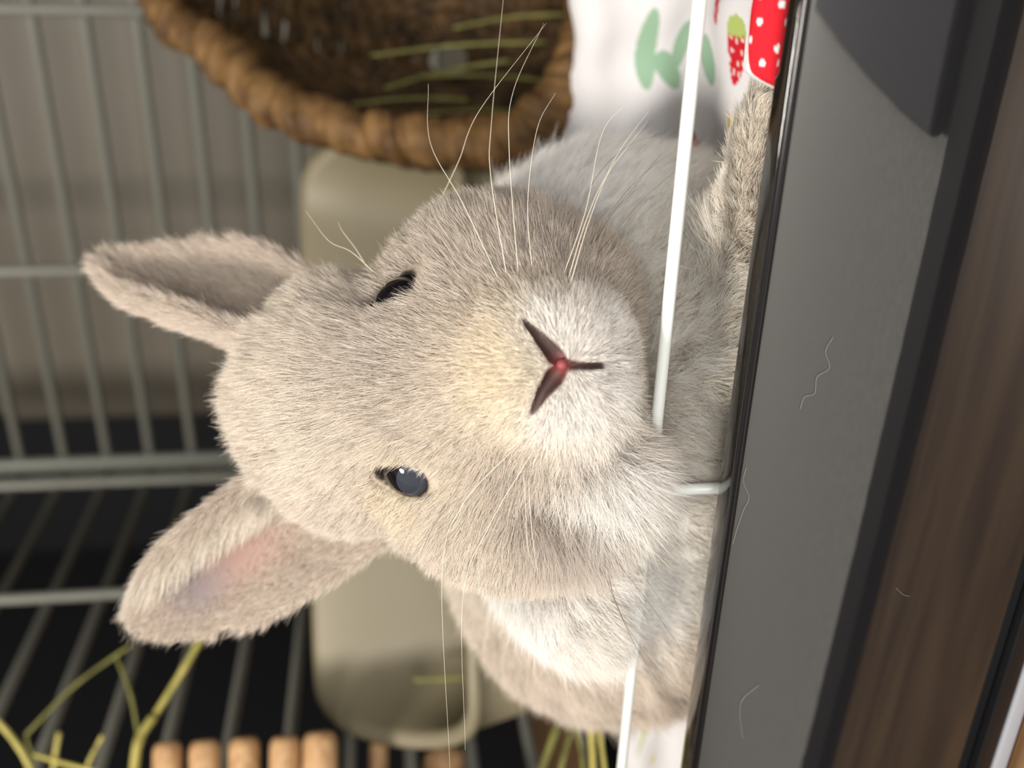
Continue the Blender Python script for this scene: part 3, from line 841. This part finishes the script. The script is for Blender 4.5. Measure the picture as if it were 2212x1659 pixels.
for k, e in enumerate(EARS):
    near = (ear_sdf(FP, e) < .0012)*one
    u, v, w = ear_local(FP, e)
    out = np.sign(v)[:, None]*e['R'][1]*(0.25)
    if k == 0: out = -0.10*e['R'][1]+out*0.6
    d = nz(e['R'][0]*0.9+out)
    flow = nz(flow*(1-near)[:, None]+d*near[:, None])
flow = flow-FN*(flow*FN).sum(1)[:, None]; flow = nz(flow)
wv = np.stack([fbm3(FP, 21+i, 300) for i in range(3)], -1)+0.6*np.stack([fbm3(FP, 31+i, 700) for i in range(3)], -1)
flow = nz(flow+wv*np.where(oh > .5, 0.22, 0.5)[:, None]+rng.normal(0, 1, (n, 3))*(np.where(oh > .5, 0.13, 0.22)+0.3*np.clip(gau(FP, hs(1300, 1050), .010), 0, 1)*oh)[:, None])
dn = np.linalg.norm(FP-NOSE, axis=1)
length = .0030+.0035*ss(dn, .010, .045)
length = length*oh+(.0105-.0045*backw[:, 0])*(1-oh)
cheek = np.clip(gau(FP, hs(1300, 1050), .010)+gau(FP, hs(1260, 1100), .008), 0, 1)*oh
length = length+.0085*cheek; cheekr = cheek
length = length+.0045*np.clip(gau(FP, CR+np.array([0, .004, .01]), .014), 0, 1)*oh
length = np.where(paw > .4, .0045, length)
length = length*(1-one)+.0056*one
length = length*(1-0.45*ss(-eh, -.004, -.0005))
length = length*(1-0.5*ss(-g, -.003, -.0008))
lift = 0.30*oh+0.55*(1-oh); lift = lift*(1-one)+0.30*one; lift = lift+0.25*cheek-0.1*paw
fringe = np.zeros(n)
e = EARS[0]; u, v, w = ear_local(FP, e); sg = np.sign(e['R'][1][0]); sv = sg*v/e['h']; f = FN@e['R'][2]
near = (ear_sdf(FP, e) < .0012)*one*(np.abs(u-.5) < .6)
length = length*(1-0.45*near*ss(f, .1, .5)*(sv < .25))
fringe = near*ss(f, -.1, .4)*np.exp(-((sv-0.55)/0.25)**2)*np.exp(-((u-.45)/.4)**4)
length = length+.0050*fringe
fd = nz(e['R'][0]*0.75-sg*e['R'][1]*0.75+e['R'][2]*0.15); fd = fd-FN*(fd@np.eye(3)*FN).sum(1)[:, None]
flow = nz(flow*(1-fringe)[:, None]+nz(fd)*fringe[:, None])
col = mix(col, cl(236, 226, 208), np.clip(fringe*0.9, 0, 1)); col = mix(col, cl(172, 154, 134), near*ss(sv, .62, .85)*ss(-u, -.8, -.6)*0.7)
length *= rng.uniform(0.65, 1.15, n)
guard = rng.random(n) < 0.03*(1-oh)+0.012
length[guard] *= 1.35
# clumps
cs_ = np.where(oh > .5, .0011, .0030)[:, None]
cell = np.floor((FP+wv*0.0006)/cs_).astype(np.int64)
h = (cell[:, 0]*73856093 ^ cell[:, 1]*19349663 ^ cell[:, 2]*83492791) & 0xffff
HR = np.random.default_rng(3).uniform(-1, 1, (65536, 4))
ccen = (cell+0.5)*cs_+HR[h, :3]*cs_*0.25
cw = np.where(oh > .5, 0.38, 0.70)*(1-0.2*one)
NP_ = 5; pts = np.empty((n, NP_, 3))
dir0 = nz(flow+FN*(lift+0.35)[:, None]); dir1 = nz(flow+FN*(lift*0.35)[:, None]+np.array([0, -0.12, 0])+HR[h, :3]*np.where(oh > .5, .10, .22)[:, None])
for k in range(NP_):
    t = k/(NP_-1); q = FP+length[:, None]*(dir0*(t-0.5*t*t)+dir1*(0.5*t*t))
    cl_ = ccen+length[:, None]*(dir0*(t-0.5*t*t)+dir1*(0.5*t*t))
    off = (cl_-q); off -= FN*(off*FN).sum(1)[:, None]
    pts[:, k] = q+off*(cw*t**1.3)[:, None]
shade = 1+rng.normal(0, 0.10, n)*np.where(oh > .5, 1, 1.6)+HR[h, 3]*np.where(oh > .5, 0.06, 0.14)
colr = np.clip(col**0.72*shade[:, None], 0.01, 0.97)
dark = (rng.random(n) < 0.16*oh*ss(dn, .012, .03)*(1-one)); colr[dark] *= 0.52
lightm = rng.random(n) < 0.18; colr[lightm] = colr[lightm]*0.5+WHITE*0.5
rad0 = np.where(oh > .5, .000040, .000046)*rng.uniform(0.75, 1.2, n)
rad = rad0[:, None]*np.array([1.0, 1.0, 0.85, 0.6, 0.15])[None]
# no hair over the eyes or across the nostrils
ok = np.ones(n, bool)
for e in EY:
    q = (pts-e['s'])@e['R'].T
    inn = ((q[..., 0]/e['lx'])**2+(q[..., 1]/e['ly'])**2 < 0.90) & (np.abs(q[..., 2]) < .012)
    ok &= ~inn.any(1)
nearn = np.where((dn < .022))[0]
gt = np.minimum(grooves(pts[nearn, 2]), grooves(pts[nearn, 4])); ok[nearn[gt < .0002]] = False
pts, colr, rad, oh = pts[ok], colr[ok], rad[ok], oh[ok]; n = len(pts)
PW = w2(pts.reshape(-1, 3)).reshape(n, NP_, 3)
ohp = np.repeat(oh[:, None], NP_, 1)
low = (ohp < .5) & (PW[..., 2] < zt-.001); PW[..., 1] = np.where(low, np.maximum(PW[..., 1], .1902+.002*np.clip(.1902-PW[..., 1], 0, .01)/.01), PW[..., 1])
PW[..., 1] = np.where(PW[..., 2] < ZT+.001, np.maximum(PW[..., 1], .1800), PW[..., 1])
PW = (PW.reshape(-1, 3)-ro).astype('f')
cu = bpy.data.hair_curves.new('fur'); cu.add_curves([NP_]*n)
cu.points.foreach_set('position', PW.ravel()); cu.points.foreach_set('radius', rad.astype('f').ravel())
a = cu.attributes.new('coat', 'FLOAT_COLOR', 'CURVE'); a.data.foreach_set('color', np.c_[colr, np.ones(n)].astype('f').ravel())
m_fur = bpy.data.materials.new('fur'); m_fur.use_nodes = True
N = m_fur.node_tree.nodes; Lk = m_fur.node_tree.links; b = N['Principled BSDF']
b.inputs['Roughness'].default_value = 0.42; b.inputs['Specular IOR Level'].default_value = 0.35
at_ = N.new('ShaderNodeAttribute'); at_.attribute_name = 'coat'; Lk.new(at_.outputs['Color'], b.inputs['Base Color'])
tr = N.new('ShaderNodeBsdfTranslucent'); Lk.new(at_.outputs['Color'], tr.inputs['Color'])
hi = N.new('ShaderNodeHairInfo'); rr_ = N.new('ShaderNodeValToRGB')          # greyer undercoat, roots darkened further as painted shade between strands
rr_.color_ramp.elements[0].color = (0.52, 0.48, 0.45, 1); rr_.color_ramp.elements[1].color = (1, 1, 1, 1)
rr_.color_ramp.elements[0].position = 0.08; rr_.color_ramp.elements[1].position = 0.62
Lk.new(hi.outputs['Intercept'], rr_.inputs[0])
mu = N.new('ShaderNodeMix'); mu.data_type = 'RGBA'; mu.blend_type = 'MULTIPLY'; mu.inputs[0].default_value = 1.0
Lk.new(at_.outputs['Color'], mu.inputs[6]); Lk.new(rr_.outputs[0], mu.inputs[7])
Lk.new(mu.outputs[2], b.inputs['Base Color']); Lk.new(mu.outputs[2], tr.inputs['Color'])
mx = N.new('ShaderNodeMixShader'); mx.inputs[0].default_value = 0.22
Lk.new(b.outputs[0], mx.inputs[1]); Lk.new(tr.outputs[0], mx.inputs[2]); Lk.new(mx.outputs[0], N['Material Output'].inputs['Surface'])
fur = link('fur', cu, rabbit, m_fur); fur['kind'] = 'stuff'
del PW, pts

# eyes
m_eye = mat('dark_eye', lin(20, 16, 18), 0.04, 0.5, ior=1.6)
m_eye_reflect = mat('painted_eye_reflection', lin(50, 53, 62), 0.05, 0.5, ior=1.6)  # blue grey reflection painted in as the eye colour
def sphere(c, r, R_, n=32, m=20, th0=0.0, th1=math.pi):
    V = []; Fc = []
    for i in range(m+1):
        th = th0+(th1-th0)*i/m
        for k in range(n):
            ph = 2*math.pi*k/n
            V.append(c+r*(math.cos(th)*R_[2]+math.sin(th)*(math.cos(ph)*R_[0]+math.sin(ph)*R_[1])))
    for i in range(m):
        for k in range(n): Fc.append((i*n+k, (i+1)*n+k, (i+1)*n+(k+1) % n, i*n+(k+1) % n))
    return w2(np.array(V)), Fc
def rchild(name, V, Fc, m, par=rabbit, smooth=True, **k):
    return link(name, mesh(name, np.asarray(V)-ro, Fc, smooth), par, m, **k)
for e, mm in zip(EY, (m_eye_reflect, m_eye)):
    V, Fc = sphere(e['c'], e['r'], e['R']); eb = rchild('eye', V, Fc, m_eye, label='dark glossy eye')
    V, Fc = sphere(e['c'], e['r']+.00008, e['R'], 32, 10, 0.0, 0.62); rchild('pupil', V, Fc, mm, eb, label='pupil with a blue grey reflection painted in' if mm is m_eye_reflect else None)
# nose tip: small bare pink septum between the nostrils
V, Fc = sphere(NOSE+np.array([0, -.0001, .0004]), .0011, np.eye(3), 20, 12)
rchild('nose_tip', V, Fc, mat('pink_skin', lin(140, 62, 64), 0.6), label='bare pink nose tip')

# whiskers: root on the muzzle or brow, then along the sight lines seen in the photo
m_whl = mat('pale_whisker', lin(226, 216, 198), 0.4); m_whd = mat('dark_whisker', lin(96, 82, 72), 0.4)
WH = [
 (0, (1120, 600), [(1100, 330), (1108, 200), (1175, 50)], .21, .20), (0, (1095, 600), [(1060, 380), (1062, 260), (1090, -30)], .21, .195),
 (0, (1080, 610), [(1000, 440), (930, 310), (925, 180)], .215, .20), (0, (940, 455), [(990, 350), (1035, 240), (1180, 50)], .235, .21),
 (0, (1230, 620), [(1275, 470), (1330, 340), (1405, 235)], .205, .195), (0, (1225, 610), [(1265, 480), (1310, 380), (1400, 260)], .205, .195),
 (0, (1215, 600), [(1265, 455), (1300, 290), (1350, 225)], .205, .20), (1, (1266, 540), [(1310, 470), (1380, 385), (1450, 330)], .205, .200),
 (1, (1282, 560), [(1330, 500), (1390, 430), (1480, 350)], .205, .20), (1, (1280, 535), [(1320, 465), (1385, 385), (1430, 330)], .204, .199),
 (1, (1250, 460), [(1290, 380), (1350, 320), (1420, 290)], .215, .205), (0, (1150, 590), [(1140, 440), (1160, 280), (1200, 200)], .21, .20),
 (1, (1000, 600), [(965, 540), (930, 500), (900, 480)], .215, .205), (0, (820, 600), [(760, 545), (710, 520), (660, 455)], .235, .225), (0, (800, 590), [(770, 540), (740, 500), (730, 480)], .235, .23),
 (0, (1130, 1000), [(1135, 1090), (1140, 1180), (1160, 1240)], .205, .20), (0, (1140, 1000), [(1145, 1100), (1155, 1200), (1165, 1250)], .205, .20),
 (0, (1190, 1010), [(1200, 1080), (1215, 1140), (1225, 1180)], .205, .20), (0, (1205, 1000), [(1215, 1070), (1230, 1140), (1245, 1170)], .205, .20),
 (0, (1160, 960), [(1060, 1130), (1000, 1290), (1005, 1620)], .215, .21), (0, (1120, 960), [(1000, 1090), (955, 1240), (972, 1659)], .215, .21),
 (1, (990, 1040), [(950, 1110), (920, 1170), (905, 1210)], .22, .215), (1, (1010, 1070), [(980, 1130), (965, 1160), (955, 1180)], .22, .215),
 (1, (1230, 1030), [(1290, 1140), (1370, 1220), (1430, 1300)], .205, .21), (1, (1240, 1040), [(1310, 1180), (1400, 1300), (1490, 1430)], .206, .21),
 (1, (1250, 1060), [(1310, 1250), (1370, 1390), (1440, 1500)], .208, .215), (1, (1300, 1150), [(1330, 1300), (1400, 1420), (1510, 1530)], .21, .21),
 (0, (1300, 1090), [(1350, 1140), (1400, 1180), (1450, 1230)], .205, .20), (1, (1180, 1050), [(1230, 1190), (1260, 1290), (1300, 1370)], .21, .215),
 (1, (765, 1000), [(740, 1030), (720, 1060), (708, 1085)], .225, .22), (0, (1270, 900), [(1330, 915), (1390, 930), (1440, 945)], .20, .198),
]
for kd, root, pl, d0, d1 in WH:
    rt = hs(*root); pl = [Pq for Pq in pl]
    if rt[2] > .3: rt = P(root[0], root[1], d0)
    dd = np.linspace(min(rt[2]-.001, d0+0.02), d1, len(pl)+1)[1:]
    p3 = bez([rt]+[P(x, y, d) for (x, y), d in zip(pl, dd)], 40)
    r_ = np.linspace(.000085, .00002, 40)
    V, Fc = tube(w2(p3), r_, 6); rchild('whisker', V, Fc, m_whd if kd else m_whl)
